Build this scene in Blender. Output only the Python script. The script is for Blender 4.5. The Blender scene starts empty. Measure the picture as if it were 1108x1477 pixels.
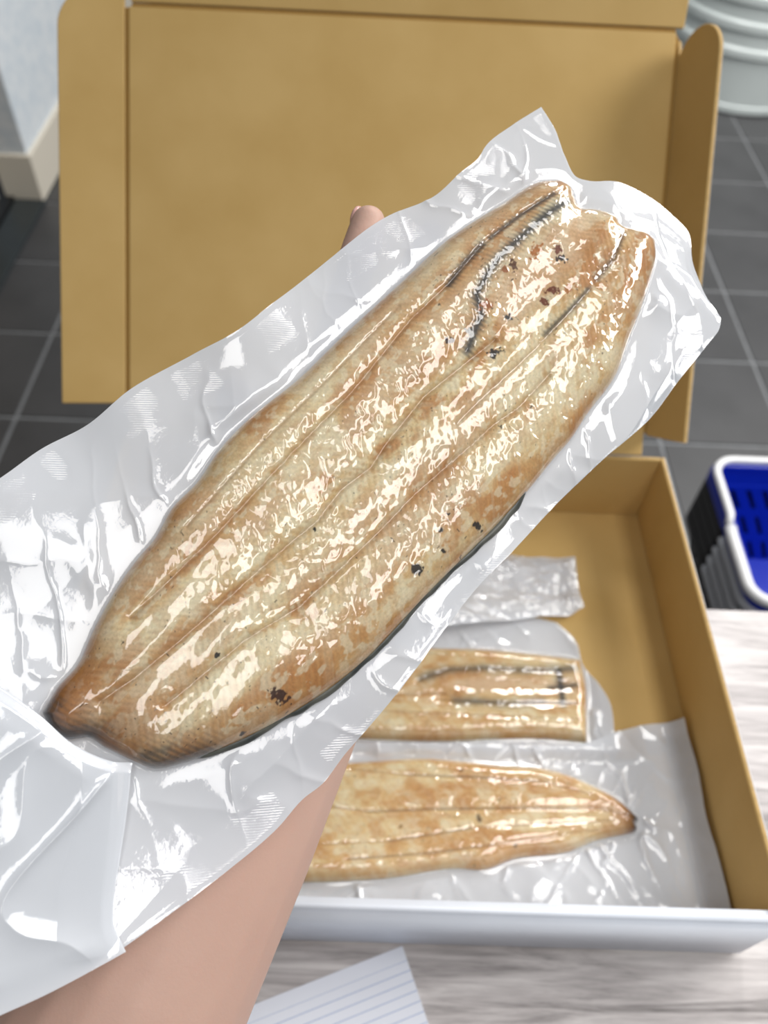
import bpy, bmesh, math, random
import numpy as np
from mathutils import Vector, Matrix

# ------------------------------------------------------------------ camera, world, lights, exposure
SC = bpy.context.scene
COL = SC.collection
CAM = Vector((0, 0, 1.36))


def camera_axes(pitch, roll, yaw):
    p, r, y = map(math.radians, (pitch, roll, yaw))
    f = Vector((0, math.cos(p), -math.sin(p)))
    rt = Vector((1, 0, 0))
    up = rt.cross(f)
    R = math.cos(r) * rt + math.sin(r) * up
    U = math.cos(r) * up - math.sin(r) * rt
    rz = Matrix.Rotation(y, 3, 'Z')
    return rz @ R, rz @ U, rz @ f


R_, U_, F_ = camera_axes(51.09, 3.3565, -1.506)
cd = bpy.data.cameras.new('camera')
cam = bpy.data.objects.new('camera', cd)
COL.objects.link(cam)
m3 = Matrix((R_, U_, -F_)).transposed()
cam.matrix_world = Matrix.Translation(CAM) @ m3.to_4x4()
cd.sensor_fit = 'VERTICAL'
cd.sensor_height = 36.0
cd.sensor_width = 27.0
cd.lens = 1158 / 1477 * 36
cd.clip_start = 0.01
cd.dof.use_dof = True
cd.dof.focus_distance = 0.308
cd.dof.aperture_fstop = 9.0
SC.camera = cam

w = bpy.data.worlds.new('world')
SC.world = w
w.use_nodes = True
bg = w.node_tree.nodes['Background']
bg.inputs['Color'].default_value = (0.86, 0.93, 1.0, 1)
bg.inputs['Strength'].default_value = 0.17


def ceiling_light(x, y, sx, sy, power, rz=0, z=2.62, color=(1, 0.985, 0.965)):
    l = bpy.data.lights.new('ceiling_light', 'AREA')
    l.shape = 'RECTANGLE'
    l.size = sx
    l.size_y = sy
    l.energy = power
    l.color = color
    o = bpy.data.objects.new('ceiling_light', l)
    o.location = (x, y, z)
    o.rotation_euler = (0, 0, rz)
    COL.objects.link(o)


ceiling_light(0.66, -0.18, 0.34, 1.25, 8.5)
ceiling_light(-0.05, -0.75, 0.34, 1.25, 6)
ceiling_light(1.55, 1.35, 0.34, 1.25, 14)
ceiling_light(2.3, 0.8, 1.2, 1.2, 62)
ceiling_light(2.3, 2.6, 1.2, 1.2, 46)
ceiling_light(0.72, 2.6, 0.34, 1.25, 34)

vs = SC.view_settings
vs.view_transform = 'Standard'
vs.look = 'None'
vs.gamma = 1.0
vs.use_curve_mapping = False
vs.exposure = 0.13
SC.display_settings.display_device = 'sRGB'
SC.cycles.transparent_max_bounces = 16
SC.cycles.max_bounces = 10


# ------------------------------------------------------------------ helpers
def lin(c):
    return tuple((x / 12.92 if x <= 0.04045 else ((x + 0.055) / 1.055) ** 2.4) for x in (v / 255 for v in c))


def newmat(name):
    m = bpy.data.materials.new(name)
    m.use_nodes = True
    nt = m.node_tree
    b = nt.nodes['Principled BSDF']
    return m, nt, b


def N(nt, kind, **kw):
    n = nt.nodes.new(kind)
    for k, v in kw.items():
        if k in n.inputs:
            n.inputs[k].default_value = v
        else:
            setattr(n, k, v)
    return n


def simple(name, rgb, rough=0.5, noise=0.0, scale=60.0, bump=0.0, spec=0.5, var=None, stretch=None):
    m, nt, b = newmat(name)
    c = lin(rgb)
    b.inputs['Base Color'].default_value = (*c, 1)
    b.inputs['Roughness'].default_value = rough
    b.inputs['Specular IOR Level'].default_value = spec
    if noise or bump or var:
        tc = N(nt, 'ShaderNodeTexCoord')
        nz = N(nt, 'ShaderNodeTexNoise', Scale=scale, Detail=5.0)
        src = tc.outputs['Object']
        if stretch:
            mp = N(nt, 'ShaderNodeMapping')
            mp.inputs['Scale'].default_value = stretch
            nt.links.new(src, mp.inputs['Vector'])
            src = mp.outputs['Vector']
        nt.links.new(src, nz.inputs['Vector'])
        if noise or var:
            mx = N(nt, 'ShaderNodeMix', data_type='RGBA')
            c2 = lin(var) if var else tuple(x * (1 - noise) for x in c)
            mx.inputs[6].default_value = (*c, 1)
            mx.inputs[7].default_value = (*c2, 1)
            rp = N(nt, 'ShaderNodeMapRange')
            rp.inputs['From Min'].default_value = 0.35
            rp.inputs['From Max'].default_value = 0.65
            nt.links.new(nz.outputs['Fac'], rp.inputs['Value'])
            nt.links.new(rp.outputs['Result'], mx.inputs[0])
            nt.links.new(mx.outputs[2], b.inputs['Base Color'])
        if bump:
            bp = N(nt, 'ShaderNodeBump', Strength=1.0, Distance=bump)
            nt.links.new(nz.outputs['Fac'], bp.inputs['Height'])
            nt.links.new(bp.outputs['Normal'], b.inputs['Normal'])
    return m


def link(name, me, parent=None, smooth=False):
    o = bpy.data.objects.new(name, me)
    COL.objects.link(o)
    if parent is not None:
        o.parent = parent
    if smooth:
        for p in me.polygons:
            p.use_smooth = True
    return o


def mesh(name, verts, faces, mats, parent=None, smooth=False, face_mats=None):
    me = bpy.data.meshes.new(name)
    me.from_pydata([tuple(v) for v in verts], [], faces)
    for m in (mats if isinstance(mats, (list, tuple)) else [mats]):
        me.materials.append(m)
    if face_mats:
        for p, k in zip(me.polygons, face_mats):
            p.material_index = k
    me.update()
    return link(name, me, parent, smooth)


def from_bm(name, bm, mats, parent=None, smooth=False):
    me = bpy.data.meshes.new(name)
    bmesh.ops.recalc_face_normals(bm, faces=bm.faces)
    bm.to_mesh(me)
    bm.free()
    for m in (mats if isinstance(mats, (list, tuple)) else [mats]):
        me.materials.append(m)
    return link(name, me, parent, smooth)


def box_bm(x0, x1, y0, y1, z0, z1, bev=0.0, seg=2):
    bm = bmesh.new()
    bmesh.ops.create_cube(bm, size=1)
    for v in bm.verts:
        v.co = Vector((x0 + (v.co.x + .5) * (x1 - x0), y0 + (v.co.y + .5) * (y1 - y0), z0 + (v.co.z + .5) * (z1 - z0)))
    if bev:
        bmesh.ops.bevel(bm, geom=bm.edges[:], offset=bev, segments=seg, affect='EDGES')
    return bm


def prism_bm(poly, depth, bev=0.0):
    """closed slab from a 2D outline, z from 0 to depth"""
    bm = bmesh.new()
    vs_ = [bm.verts.new((x, y, 0)) for x, y in poly]
    f = bm.faces.new(vs_)
    r = bmesh.ops.extrude_face_region(bm, geom=[f])
    bmesh.ops.translate(bm, verts=[g for g in r['geom'] if isinstance(g, bmesh.types.BMVert)], vec=(0, 0, depth))
    if bev:
        bmesh.ops.bevel(bm, geom=bm.edges[:], offset=bev, segments=1, affect='EDGES')
    return bm


def empty(name, label, cat, loc=(0, 0, 0), group=None, matrix=None):
    o = bpy.data.objects.new(name, None)
    o.empty_display_size = 0.05
    COL.objects.link(o)
    o.location = loc
    if matrix is not None:
        o.matrix_world = matrix
    o['label'] = label
    o['category'] = cat
    if group:
        o['group'] = group
    return o


def struct(o):
    o['kind'] = 'structure'
    return o


def resample(pts, n, smooth=True):
    p = np.array(pts, float)
    d = np.r_[0, np.cumsum(np.hypot(*np.diff(p, axis=0).T))]
    t = np.linspace(0, d[-1], n)
    if smooth and len(p) > 2:
        # cubic Hermite with finite-difference tangents
        g = np.gradient(p, d, axis=0)
        i = np.clip(np.searchsorted(d, t, side='right') - 1, 0, len(d) - 2)
        h = (d[i + 1] - d[i])[:, None]
        u = ((t - d[i]) / h[:, 0])[:, None]
        return ((2 * u**3 - 3 * u**2 + 1) * p[i] + (u**3 - 2 * u**2 + u) * h * g[i]
                + (-2 * u**3 + 3 * u**2) * p[i + 1] + (u**3 - u**2) * h * g[i + 1])
    return np.c_[np.interp(t, d, p[:, 0]), np.interp(t, d, p[:, 1])]


def coons(top, bottom, left, right, nu, nv, smooth=True):
    """top/bottom run along u, left/right run from top to bottom; returns (nu, nv, 2)"""
    T, B = resample(top, nu, smooth), resample(bottom, nu, smooth)
    L, Rr = resample(left, nv, smooth), resample(right, nv, smooth)
    u = np.linspace(0, 1, nu)[:, None, None]
    v = np.linspace(0, 1, nv)[None, :, None]
    P = (1 - v) * T[:, None] + v * B[:, None] + (1 - u) * L[None] + u * Rr[None]
    P -= ((1 - u) * (1 - v) * T[0] + u * (1 - v) * T[-1] + (1 - u) * v * B[0] + u * v * B[-1])
    return P


def dist_lines(P, lines):
    """distance of points (n,2) to polylines"""
    best = np.full(len(P), 1e9)
    for ln in lines:
        q = np.array(ln, float)
        for a, b in zip(q[:-1], q[1:]):
            ab = b - a
            t = np.clip(((P - a) @ ab) / max(ab @ ab, 1e-9), 0, 1)
            dx = P - a - t[:, None] * ab
            best = np.minimum(best, np.hypot(dx[:, 0], dx[:, 1]))
    return best


def inside(P, poly):
    q = np.array(poly, float)
    r = np.zeros(len(P), bool)
    for (x0, y0), (x1, y1) in zip(q, np.roll(q, -1, axis=0)):
        if y0 == y1:
            continue
        c = ((y0 > P[:, 1]) != (y1 > P[:, 1]))
        xi = x0 + (P[:, 1] - y0) * (x1 - x0) / (y1 - y0)
        r ^= c & (P[:, 0] < xi)
    return r


_G = {}


def vnoise(x, y, seed):
    if seed not in _G:
        _G[seed] = np.random.RandomState(seed).rand(256, 256)
    g = _G[seed]
    xi, yi = np.floor(x).astype(int), np.floor(y).astype(int)
    fx, fy = x - xi, y - yi
    fx, fy = fx * fx * fx * (fx * (fx * 6 - 15) + 10), fy * fy * fy * (fy * (fy * 6 - 15) + 10)
    a, b = g[xi % 256, yi % 256], g[(xi + 1) % 256, yi % 256]
    c, d = g[xi % 256, (yi + 1) % 256], g[(xi + 1) % 256, (yi + 1) % 256]
    return (a * (1 - fx) + b * fx) * (1 - fy) + (c * (1 - fx) + d * fx) * fy


def fbm(x, y, seed, oct=3):
    r, amp, tot = 0, 1, 0
    for k in range(oct):
        r = r + amp * vnoise(x * 2**k + 17.3 * k, y * 2**k + 5.1 * k, seed + k)
        tot += amp
        amp *= .5
    return r / tot


def smooth01(x):
    x = np.clip(x, 0, 1)
    return x * x * (3 - 2 * x)


def grid_faces(nu, nv, flip=False):
    i = np.arange(nu * nv).reshape(nu, nv)
    f = np.stack([i[:-1, :-1], i[1:, :-1], i[1:, 1:], i[:-1, 1:]], -1).reshape(-1, 4)
    return f[:, ::-1] if flip else f


def grid_mesh(name, P3, nu, nv, mats, parent, flip=False, color=None, uv=None, attr=None):
    me = bpy.data.meshes.new(name)
    f = grid_faces(nu, nv, flip)
    me.vertices.add(len(P3))
    me.vertices.foreach_set('co', np.asarray(P3, np.float32).ravel())
    me.loops.add(f.size)
    me.loops.foreach_set('vertex_index', f.astype(np.int32).ravel())
    me.polygons.add(len(f))
    me.polygons.foreach_set('loop_start', np.arange(0, f.size, 4, dtype=np.int32))
    me.polygons.foreach_set('use_smooth', np.ones(len(f), bool))
    me.update(calc_edges=True)
    me.validate()
    for m in (mats if isinstance(mats, (list, tuple)) else [mats]):
        me.materials.append(m)
    if color is not None:
        ca = me.color_attributes.new('tint', 'FLOAT_COLOR', 'POINT')
        ca.data.foreach_set('color', np.c_[color, np.ones(len(color))].astype(np.float32).ravel())
    if uv is not None:
        ul = me.uv_layers.new(name='flat')
        ul.data.foreach_set('uv', uv[f.ravel()].astype(np.float32).ravel())
    for k, v in (attr or {}).items():
        at = me.attributes.new(k, 'FLOAT', 'POINT')
        at.data.foreach_set('value', v.astype(np.float32))
    o = bpy.data.objects.new(name, me)
    COL.objects.link(o)
    if parent is not None:
        o.parent = parent
    return o


def tube_bm(path, rad, seg=10, closed=False, bm=None, caps=True):
    bm = bm or bmesh.new()
    n = len(path)
    P = [Vector(p) for p in path]
    rings = []
    up = Vector((0, 0, 1))
    for i, p in enumerate(P):
        a = P[(i - 1) % n] if (closed or i > 0) else p
        b = P[(i + 1) % n] if (closed or i < n - 1) else p
        t = (b - a).normalized()
        s = t.cross(up)
        if s.length < 1e-4:
            s = t.cross(Vector((1, 0, 0)))
        s.normalize()
        q = s.cross(t)
        r = rad[i] if hasattr(rad, '__len__') else rad
        rings.append([bm.verts.new(p + r * (math.cos(k * 2 * math.pi / seg) * s + math.sin(k * 2 * math.pi / seg) * q)) for k in range(seg)])
    for i in range(n if closed else n - 1):
        A, B = rings[i], rings[(i + 1) % n]
        for k in range(seg):
            bm.faces.new((A[k], A[(k + 1) % seg], B[(k + 1) % seg], B[k]))
    if not closed and caps:
        bm.faces.new(rings[0])
        bm.faces.new(rings[-1])
    return bm


def lathe_bm(prof, seg=64):
    bm = bmesh.new()
    rings = []
    for r, z in prof:
        rings.append([bm.verts.new((r * math.cos(2 * math.pi * k / seg), r * math.sin(2 * math.pi * k / seg), z)) for k in range(seg)])
    for A, B in zip(rings[:-1], rings[1:]):
        for k in range(seg):
            bm.faces.new((A[k], A[(k + 1) % seg], B[(k + 1) % seg], B[k]))
    bm.faces.new(rings[0])
    return bm


# ------------------------------------------------------------------ materials
M = {}
M['board'] = simple('brown_board', (206, 173, 112), 0.75, scale=14, var=(198, 164, 102), spec=0.25)
M['board_edge'] = simple('board_edge', (205, 172, 116), 0.8, noise=.2, scale=300, spec=0.2)
M['board_white'] = simple('white_board', (226, 231, 240), 0.45, noise=.03, scale=40, spec=0.4)
M['crease'] = simple('board_crease', (172, 134, 72), 0.8, spec=0.2)
M['tile'] = simple('dark_tile', (70, 70, 71), 0.42, noise=.2, scale=6, bump=.0006, spec=0.4)
M['grout'] = simple('grout', (118, 120, 122), 0.8, noise=.15, scale=30)
M['wallpaper'] = simple('pale_wallpaper', (230, 235, 238), 0.8, scale=28, var=(214, 223, 230), bump=.0008)
M['baseboard'] = simple('beige_baseboard', (226, 218, 202), 0.5)
M['sill'] = simple('dark_sill', (50, 56, 58), 0.3, noise=.1, scale=20)
M['black_rail'] = simple('black_rail', (18, 20, 22), 0.35)
M['alu'] = simple('pale_rail', (190, 192, 190), 0.35)
M['brown_panel'] = simple('brown_panel', (110, 92, 62), 0.5)
M['bin'] = simple('pale_green_grey_tub', (208, 216, 214), 0.38, noise=.04, scale=8)
M['blue'] = simple('blue_plastic', (10, 44, 178), 0.35)
M['black_plastic'] = simple('black_plastic', (22, 22, 26), 0.4)
M['grey_plastic'] = simple('grey_plastic', (176, 178, 184), 0.4)
M['white_plastic'] = simple('white_plastic', (232, 232, 232), 0.35)
M['table_leg'] = simple('pale_metal', (190, 190, 192), 0.4)


def wood():
    m, nt, b = newmat('whitewashed_wood')
    tc = N(nt, 'ShaderNodeTexCoord')
    mp = N(nt, 'ShaderNodeMapping')
    mp.inputs['Scale'].default_value = (2.2, 26, 26)
    mp.inputs['Rotation'].default_value = (0, 0, math.radians(-3))
    nt.links.new(tc.outputs['Object'], mp.inputs['Vector'])
    n1 = N(nt, 'ShaderNodeTexNoise', Scale=3.2, Detail=8.0, Roughness=.62, Distortion=.9)
    n2 = N(nt, 'ShaderNodeTexNoise', Scale=14.0, Detail=4.0, Roughness=.6)
    n3 = N(nt, 'ShaderNodeTexNoise', Scale=.9, Detail=3.0)
    for n in (n1, n2, n3):
        nt.links.new(mp.outputs['Vector'], n.inputs['Vector'])
    mx = N(nt, 'ShaderNodeMath', operation='MULTIPLY_ADD')
    nt.links.new(n2.outputs['Fac'], mx.inputs[0])
    mx.inputs[1].default_value = .3
    nt.links.new(n1.outputs['Fac'], mx.inputs[2])
    m2 = N(nt, 'ShaderNodeMath', operation='MULTIPLY_ADD')
    nt.links.new(n3.outputs['Fac'], m2.inputs[0])
    m2.inputs[1].default_value = .45
    nt.links.new(mx.outputs[0], m2.inputs[2])
    cr = N(nt, 'ShaderNodeValToRGB')
    e = cr.color_ramp.elements
    e[0].position, e[0].color = .60, (*lin((112, 106, 104)), 1)
    e[1].position, e[1].color = 1.08, (*lin((216, 210, 207)), 1)
    e2 = e.new(.82)
    e2.color = (*lin((184, 177, 175)), 1)
    nt.links.new(m2.outputs[0], cr.inputs['Fac'])
    nt.links.new(cr.outputs['Color'], b.inputs['Base Color'])
    b.inputs['Roughness'].default_value = .5
    bp = N(nt, 'ShaderNodeBump', Strength=.5, Distance=.0003)
    nt.links.new(m2.outputs[0], bp.inputs['Height'])
    nt.links.new(bp.outputs['Normal'], b.inputs['Normal'])
    return m


M['wood'] = wood()


def paper():
    m, nt, b = newmat('ruled_paper')
    tc = N(nt, 'ShaderNodeTexCoord')
    sp = N(nt, 'ShaderNodeSeparateXYZ')
    nt.links.new(tc.outputs['Object'], sp.inputs[0])
    a = N(nt, 'ShaderNodeMath', operation='MULTIPLY_ADD')      # line index
    nt.links.new(sp.outputs['Y'], a.inputs[0])
    a.inputs[1].default_value = 1 / .0062
    a.inputs[2].default_value = .5
    fr = N(nt, 'ShaderNodeMath', operation='FRACT')
    nt.links.new(a.outputs[0], fr.inputs[0])
    lt = N(nt, 'ShaderNodeMath', operation='LESS_THAN')
    nt.links.new(fr.outputs[0], lt.inputs[0])
    lt.inputs[1].default_value = .09
    top = N(nt, 'ShaderNodeMath', operation='LESS_THAN')
    nt.links.new(sp.outputs['Y'], top.inputs[0])
    top.inputs[1].default_value = -.009
    mu = N(nt, 'ShaderNodeMath', operation='MULTIPLY')
    nt.links.new(lt.outputs[0], mu.inputs[0])
    nt.links.new(top.outputs[0], mu.inputs[1])
    mx = N(nt, 'ShaderNodeMix', data_type='RGBA')
    mx.inputs[6].default_value = (*lin((232, 235, 244)), 1)
    mx.inputs[7].default_value = (*lin((165, 180, 212)), 1)
    nt.links.new(mu.outputs[0], mx.inputs[0])
    nt.links.new(mx.outputs[2], b.inputs['Base Color'])
    b.inputs['Roughness'].default_value = .6
    return m


M['paper'] = paper()


def flesh():
    m, nt, b = newmat('grilled_eel_flesh')
    at = N(nt, 'ShaderNodeAttribute', attribute_name='tint')
    tc = N(nt, 'ShaderNodeTexCoord')
    nz = N(nt, 'ShaderNodeTexNoise', Scale=900.0, Detail=3.0)
    nt.links.new(tc.outputs['Object'], nz.inputs['Vector'])
    rp = N(nt, 'ShaderNodeMapRange')
    rp.inputs['From Min'].default_value = .3
    rp.inputs['From Max'].default_value = .7
    rp.inputs['To Min'].default_value = .9
    rp.inputs['To Max'].default_value = 1.08
    nt.links.new(nz.outputs['Fac'], rp.inputs['Value'])
    mx = N(nt, 'ShaderNodeVectorMath', operation='SCALE')
    nt.links.new(at.outputs['Color'], mx.inputs[0])
    nt.links.new(rp.outputs['Result'], mx.inputs['Scale'])
    nt.links.new(mx.outputs[0], b.inputs['Base Color'])
    b.inputs['Roughness'].default_value = .45
    b.inputs['Specular IOR Level'].default_value = .35
    b.inputs['Subsurface Weight'].default_value = .12
    b.inputs['Subsurface Radius'].default_value = (1, .5, .25)
    b.inputs['Subsurface Scale'].default_value = .003
    bp = N(nt, 'ShaderNodeBump', Strength=.6, Distance=.0002)
    nt.links.new(nz.outputs['Fac'], bp.inputs['Height'])
    nt.links.new(bp.outputs['Normal'], b.inputs['Normal'])
    return m


M['flesh'] = flesh()
M['eel_skin'] = simple('dark_eel_skin', (52, 56, 54), 0.3, scale=120, var=(92, 92, 84))


def film_back():
    m, nt, b = newmat('white_pouch_film')
    b.inputs['Base Color'].default_value = (*lin((243, 246, 251)), 1)
    b.inputs['Roughness'].default_value = .35
    tr = N(nt, 'ShaderNodeBsdfTranslucent', Color=(*lin((243, 246, 251)), 1))
    tp = N(nt, 'ShaderNodeBsdfTransparent', Color=(1, 1, 1, 1))
    m1 = N(nt, 'ShaderNodeMixShader')
    m1.inputs[0].default_value = .16
    m2 = N(nt, 'ShaderNodeMixShader')
    m2.inputs[0].default_value = .055
    out = nt.nodes['Material Output']
    nt.links.new(b.outputs[0], m1.inputs[1])
    nt.links.new(tr.outputs[0], m1.inputs[2])
    nt.links.new(m1.outputs[0], m2.inputs[1])
    nt.links.new(tp.outputs[0], m2.inputs[2])
    nt.links.new(m2.outputs[0], out.inputs['Surface'])
    return m


def film_front(name, fine):
    """thin clear film: see-through with a sharp Fresnel gloss on both faces"""
    m, nt, b = newmat(name)
    nt.nodes.remove(b)
    out = nt.nodes['Material Output']
    tp = N(nt, 'ShaderNodeBsdfTransparent', Color=(.985, .985, .985, 1))
    gl = N(nt, 'ShaderNodeBsdfAnisotropic')
    gl.inputs['Roughness'].default_value = .06
    gl.inputs['Color'].default_value = (1, 1, 1, 1)
    fr = N(nt, 'ShaderNodeFresnel', IOR=1.55)
    sc = N(nt, 'ShaderNodeMath', operation='MULTIPLY', use_clamp=True)
    sc.inputs[1].default_value = 1.7           # two faces of the film
    nt.links.new(fr.outputs[0], sc.inputs[0])
    cap = N(nt, 'ShaderNodeMath', operation='MINIMUM')
    cap.inputs[1].default_value = .4
    nt.links.new(sc.outputs[0], cap.inputs[0])
    mx = N(nt, 'ShaderNodeMixShader')
    nt.links.new(cap.outputs[0], mx.inputs[0])
    nt.links.new(tp.outputs[0], mx.inputs[1])
    nt.links.new(gl.outputs[0], mx.inputs[2])
    # fine ribs pressed in by the heat seal, and faint micro wrinkles
    uv = N(nt, 'ShaderNodeUVMap', uv_map='flat')
    wv = N(nt, 'ShaderNodeTexWave', wave_type='BANDS', bands_direction='DIAGONAL')
    wv.inputs['Scale'].default_value = .5
    wv.inputs['Distortion'].default_value = .6
    nt.links.new(uv.outputs[0], wv.inputs['Vector'])
    se = N(nt, 'ShaderNodeAttribute', attribute_name='seal')
    ml = N(nt, 'ShaderNodeMath', operation='MULTIPLY')
    nt.links.new(wv.outputs['Fac'], ml.inputs[0])
    nt.links.new(se.outputs['Fac'], ml.inputs[1])
    bp = N(nt, 'ShaderNodeBump', Strength=1.0, Distance=.00012)
    nt.links.new(ml.outputs[0], bp.inputs['Height'])
    nz = N(nt, 'ShaderNodeTexNoise', Scale=fine, Detail=3.0, Roughness=.5)
    nt.links.new(uv.outputs[0], nz.inputs['Vector'])
    bp2 = N(nt, 'ShaderNodeBump', Strength=1.0, Distance=.00006)
    nt.links.new(nz.outputs['Fac'], bp2.inputs['Height'])
    nt.links.new(bp.outputs['Normal'], bp2.inputs['Normal'])
    nt.links.new(bp2.outputs['Normal'], gl.inputs['Normal'])
    nt.links.new(mx.outputs[0], out.inputs['Surface'])
    return m


M['film_back'] = film_back()
M['film_front'] = film_front('clear_pouch_film', .35)


def skin_mat():
    m, nt, b = newmat('skin')
    tc = N(nt, 'ShaderNodeTexCoord')
    nz = N(nt, 'ShaderNodeTexNoise', Scale=28.0, Detail=4.0)
    nt.links.new(tc.outputs['Object'], nz.inputs['Vector'])
    mx = N(nt, 'ShaderNodeMix', data_type='RGBA')
    mx.inputs[6].default_value = (*lin((208, 174, 157)), 1)
    mx.inputs[7].default_value = (*lin((196, 158, 143)), 1)
    nt.links.new(nz.outputs['Fac'], mx.inputs[0])
    nt.links.new(mx.outputs[2], b.inputs['Base Color'])
    b.inputs['Roughness'].default_value = .5
    b.inputs['Specular IOR Level'].default_value = .3
    b.inputs['Subsurface Weight'].default_value = .15
    b.inputs['Subsurface Radius'].default_value = (1, .35, .2)
    b.inputs['Subsurface Scale'].default_value = .004
    n2 = N(nt, 'ShaderNodeTexNoise', Scale=700.0, Detail=2.0)
    nt.links.new(tc.outputs['Object'], n2.inputs['Vector'])
    bp = N(nt, 'ShaderNodeBump', Strength=.4, Distance=.0002)
    nt.links.new(n2.outputs['Fac'], bp.inputs['Height'])
    nt.links.new(bp.outputs['Normal'], b.inputs['Normal'])
    return m


M['skin'] = skin_mat()
M['nail'] = simple('nail', (226, 178, 168), .25)

# ------------------------------------------------------------------ the room: tiled floor, wall end, door track
FL = struct(from_bm('floor', box_bm(-1.95, 2.6, -0.6, 5.2, -0.06, -0.003), M['grout']))
tile_me = None
PX, PY, X0, Y0 = .3053, .3085, .0765 * .974, 1.3777 * .974
for i in range(-6, 8):
    for j in range(-4, 12):
        x, y = X0 + PX * i, Y0 + PY * j
        if x < -1.8 or y > 4.8 or y < -.4:
            continue
        if tile_me is None:
            o = from_bm('tile', box_bm(0, PX - .009, 0, PY - .009, -.01, 0, .0015, 1), M['tile'], FL)
            tile_me = o.data
        else:
            o = link('tile', tile_me, FL)
        o.location = (x + .0045, y + .0045, 0)

WL = struct(from_bm('wall_left', box_bm(-1.14, -1.05, 2.28, 5.2, 0, 2.7, .003, 1), M['wallpaper']))
bb = box_bm(-1.152, -1.038, 2.268, 5.2, 0.0, .145, .003, 1)
struct(from_bm('baseboard_left', bb, M['baseboard']))
dr = struct(from_bm('door_1', box_bm(-1.26, -1.235, 0.3, 2.26, .03, 2.1), M['brown_panel']))
from_bm('threshold', box_bm(-1.12, -1.03, 0.3, 2.262, 0, .012, .002, 1), M['sill'], dr)
from_bm('track', box_bm(-1.165, -1.122, 0.3, 2.262, 0, .02, .002, 1), M['black_rail'], dr)
from_bm('door_rail', box_bm(-1.225, -1.17, 0.3, 2.262, 0, .05, .002, 1), M['alu'], dr)

# ------------------------------------------------------------------ table
TZ = .755
tb = empty('table', 'pale grey wood-grain table under the open cardboard box', 'table', (0, 0, 0))
from_bm('table_top', box_bm(-.75, .95, -.35, .391, TZ - .028, TZ, .0015, 2), M['wood'], tb)
for sx in (-.70, .90):
    for sy in (-.30, .33):
        from_bm('leg', box_bm(sx - .02, sx + .02, sy - .02, sy + .02, 0.0, TZ - .028, .003, 1), M['table_leg'], tb)

# ------------------------------------------------------------------ cardboard box with open lid
BX0, BX1, BY0, BY1 = -.222, .263, .1165, .497
BH = .083
T_ = .004
bx = empty('cardboard_box', 'open shallow cardboard box, brown inside and white outside, lid leaning back', 'box', ((BX0 + BX1) / 2, BY0, TZ))


def world_child(o):
    """keep world-space mesh coordinates under the box's Empty"""
    o.matrix_parent_inverse = Matrix.Translation(-Vector(bx.location))
    return o


def board_box(name, x0, x1, y0, y1, z0, z1, white_axis, bev=.0009, parent=bx):
    bm = box_bm(x0, x1, y0, y1, z0, z1, bev, 1)
    o = world_child(from_bm(name, bm, [M['board'], M['board_white'], M['board_edge']], parent))
    ax = Vector(white_axis)
    for p in o.data.polygons:
        d = p.normal.dot(ax)
        p.material_index = 1 if d > .5 else (0 if d < -.5 else 2)
    return o


board_box('bottom_panel', BX0, BX1, BY0, BY1, TZ, TZ + T_, (0, 0, -1))
board_box('side_wall', BX1 - T_, BX1, BY0 + .004, BY1, TZ + T_, TZ + BH, (1, 0, 0))
board_box('side_wall', BX0, BX0 + T_, BY0 + .004, BY1, TZ + T_, TZ + BH, (-1, 0, 0))
board_box('back_wall', BX0 + T_, BX1 - T_, BY1 - T_, BY1, TZ + T_, TZ + BH, (0, 1, 0))
fw = world_child(from_bm('front_wall', box_bm(BX0, BX1 + .001, BY0 - .003, BY0 + .0075, TZ + .0005, TZ + BH - .004, .0032, 3), M['board_white'], bx, True))

# lid: local frame s (up along the lid), n (towards the viewer)
TH = math.radians(43.5)
LO = Vector((0, BY1, TZ + BH + .001))
LS = Vector((0, math.sin(TH), math.cos(TH)))
LN = Vector((0, -math.cos(TH), math.sin(TH)))
LX = Vector((1, 0, 0))
LID = Matrix(((LX.x, LS.x, LN.x, LO.x), (LX.y, LS.y, LN.y, LO.y), (LX.z, LS.z, LN.z, LO.z), (0, 0, 0, 1)))
LW0, LW1, LH = -.217, .2415, .3555


def lid_part(name, poly, n0=-T_, depth=T_, mat=None, xf=None, parent=bx):
    bm = prism_bm(poly, depth, .0007)
    o_m = LID @ (xf or Matrix.Identity(4)) @ Matrix.Translation((0, 0, n0))
    bmesh.ops.transform(bm, matrix=o_m, verts=bm.verts)
    nrm = (o_m.to_3x3() @ Vector((0, 0, 1))).normalized()
    o = world_child(from_bm(name, bm, mat or [M['board'], M['board_white'], M['board_edge']], parent))
    if mat is None:
        for p in o.data.polygons:
            d = p.normal.dot(nrm)
            p.material_index = 0 if d > .5 else (1 if d < -.5 else 2)
    return o


def arc(cx, cy, r, a0, a1, n=10):
    return [(cx + r * math.cos(math.radians(a0 + (a1 - a0) * k / n)), cy + r * math.sin(math.radians(a0 + (a1 - a0) * k / n))) for k in range(n + 1)]


lid = lid_part('lid_panel', [(LW0, 0), (LW1, 0), (LW1, LH), (LW0, LH)])
# left flap lies flat, a pressed crease between it and the lid
lid_part('crease', [(LW0 - .0035, .03), (LW0, .03), (LW0, LH), (LW0 - .0035, LH)], -T_, T_ - .0016, M['crease'])
xl = Matrix.Translation((LW0 - .0035, 0, 0)) @ Matrix.Rotation(math.radians(6), 4, 'Y')
lid_part('side_flap', [(0, .028), (0, .368)] + arc(-.022, .336, .032, 90, 180) + [(-.054, .026)], xf=xl)
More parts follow.
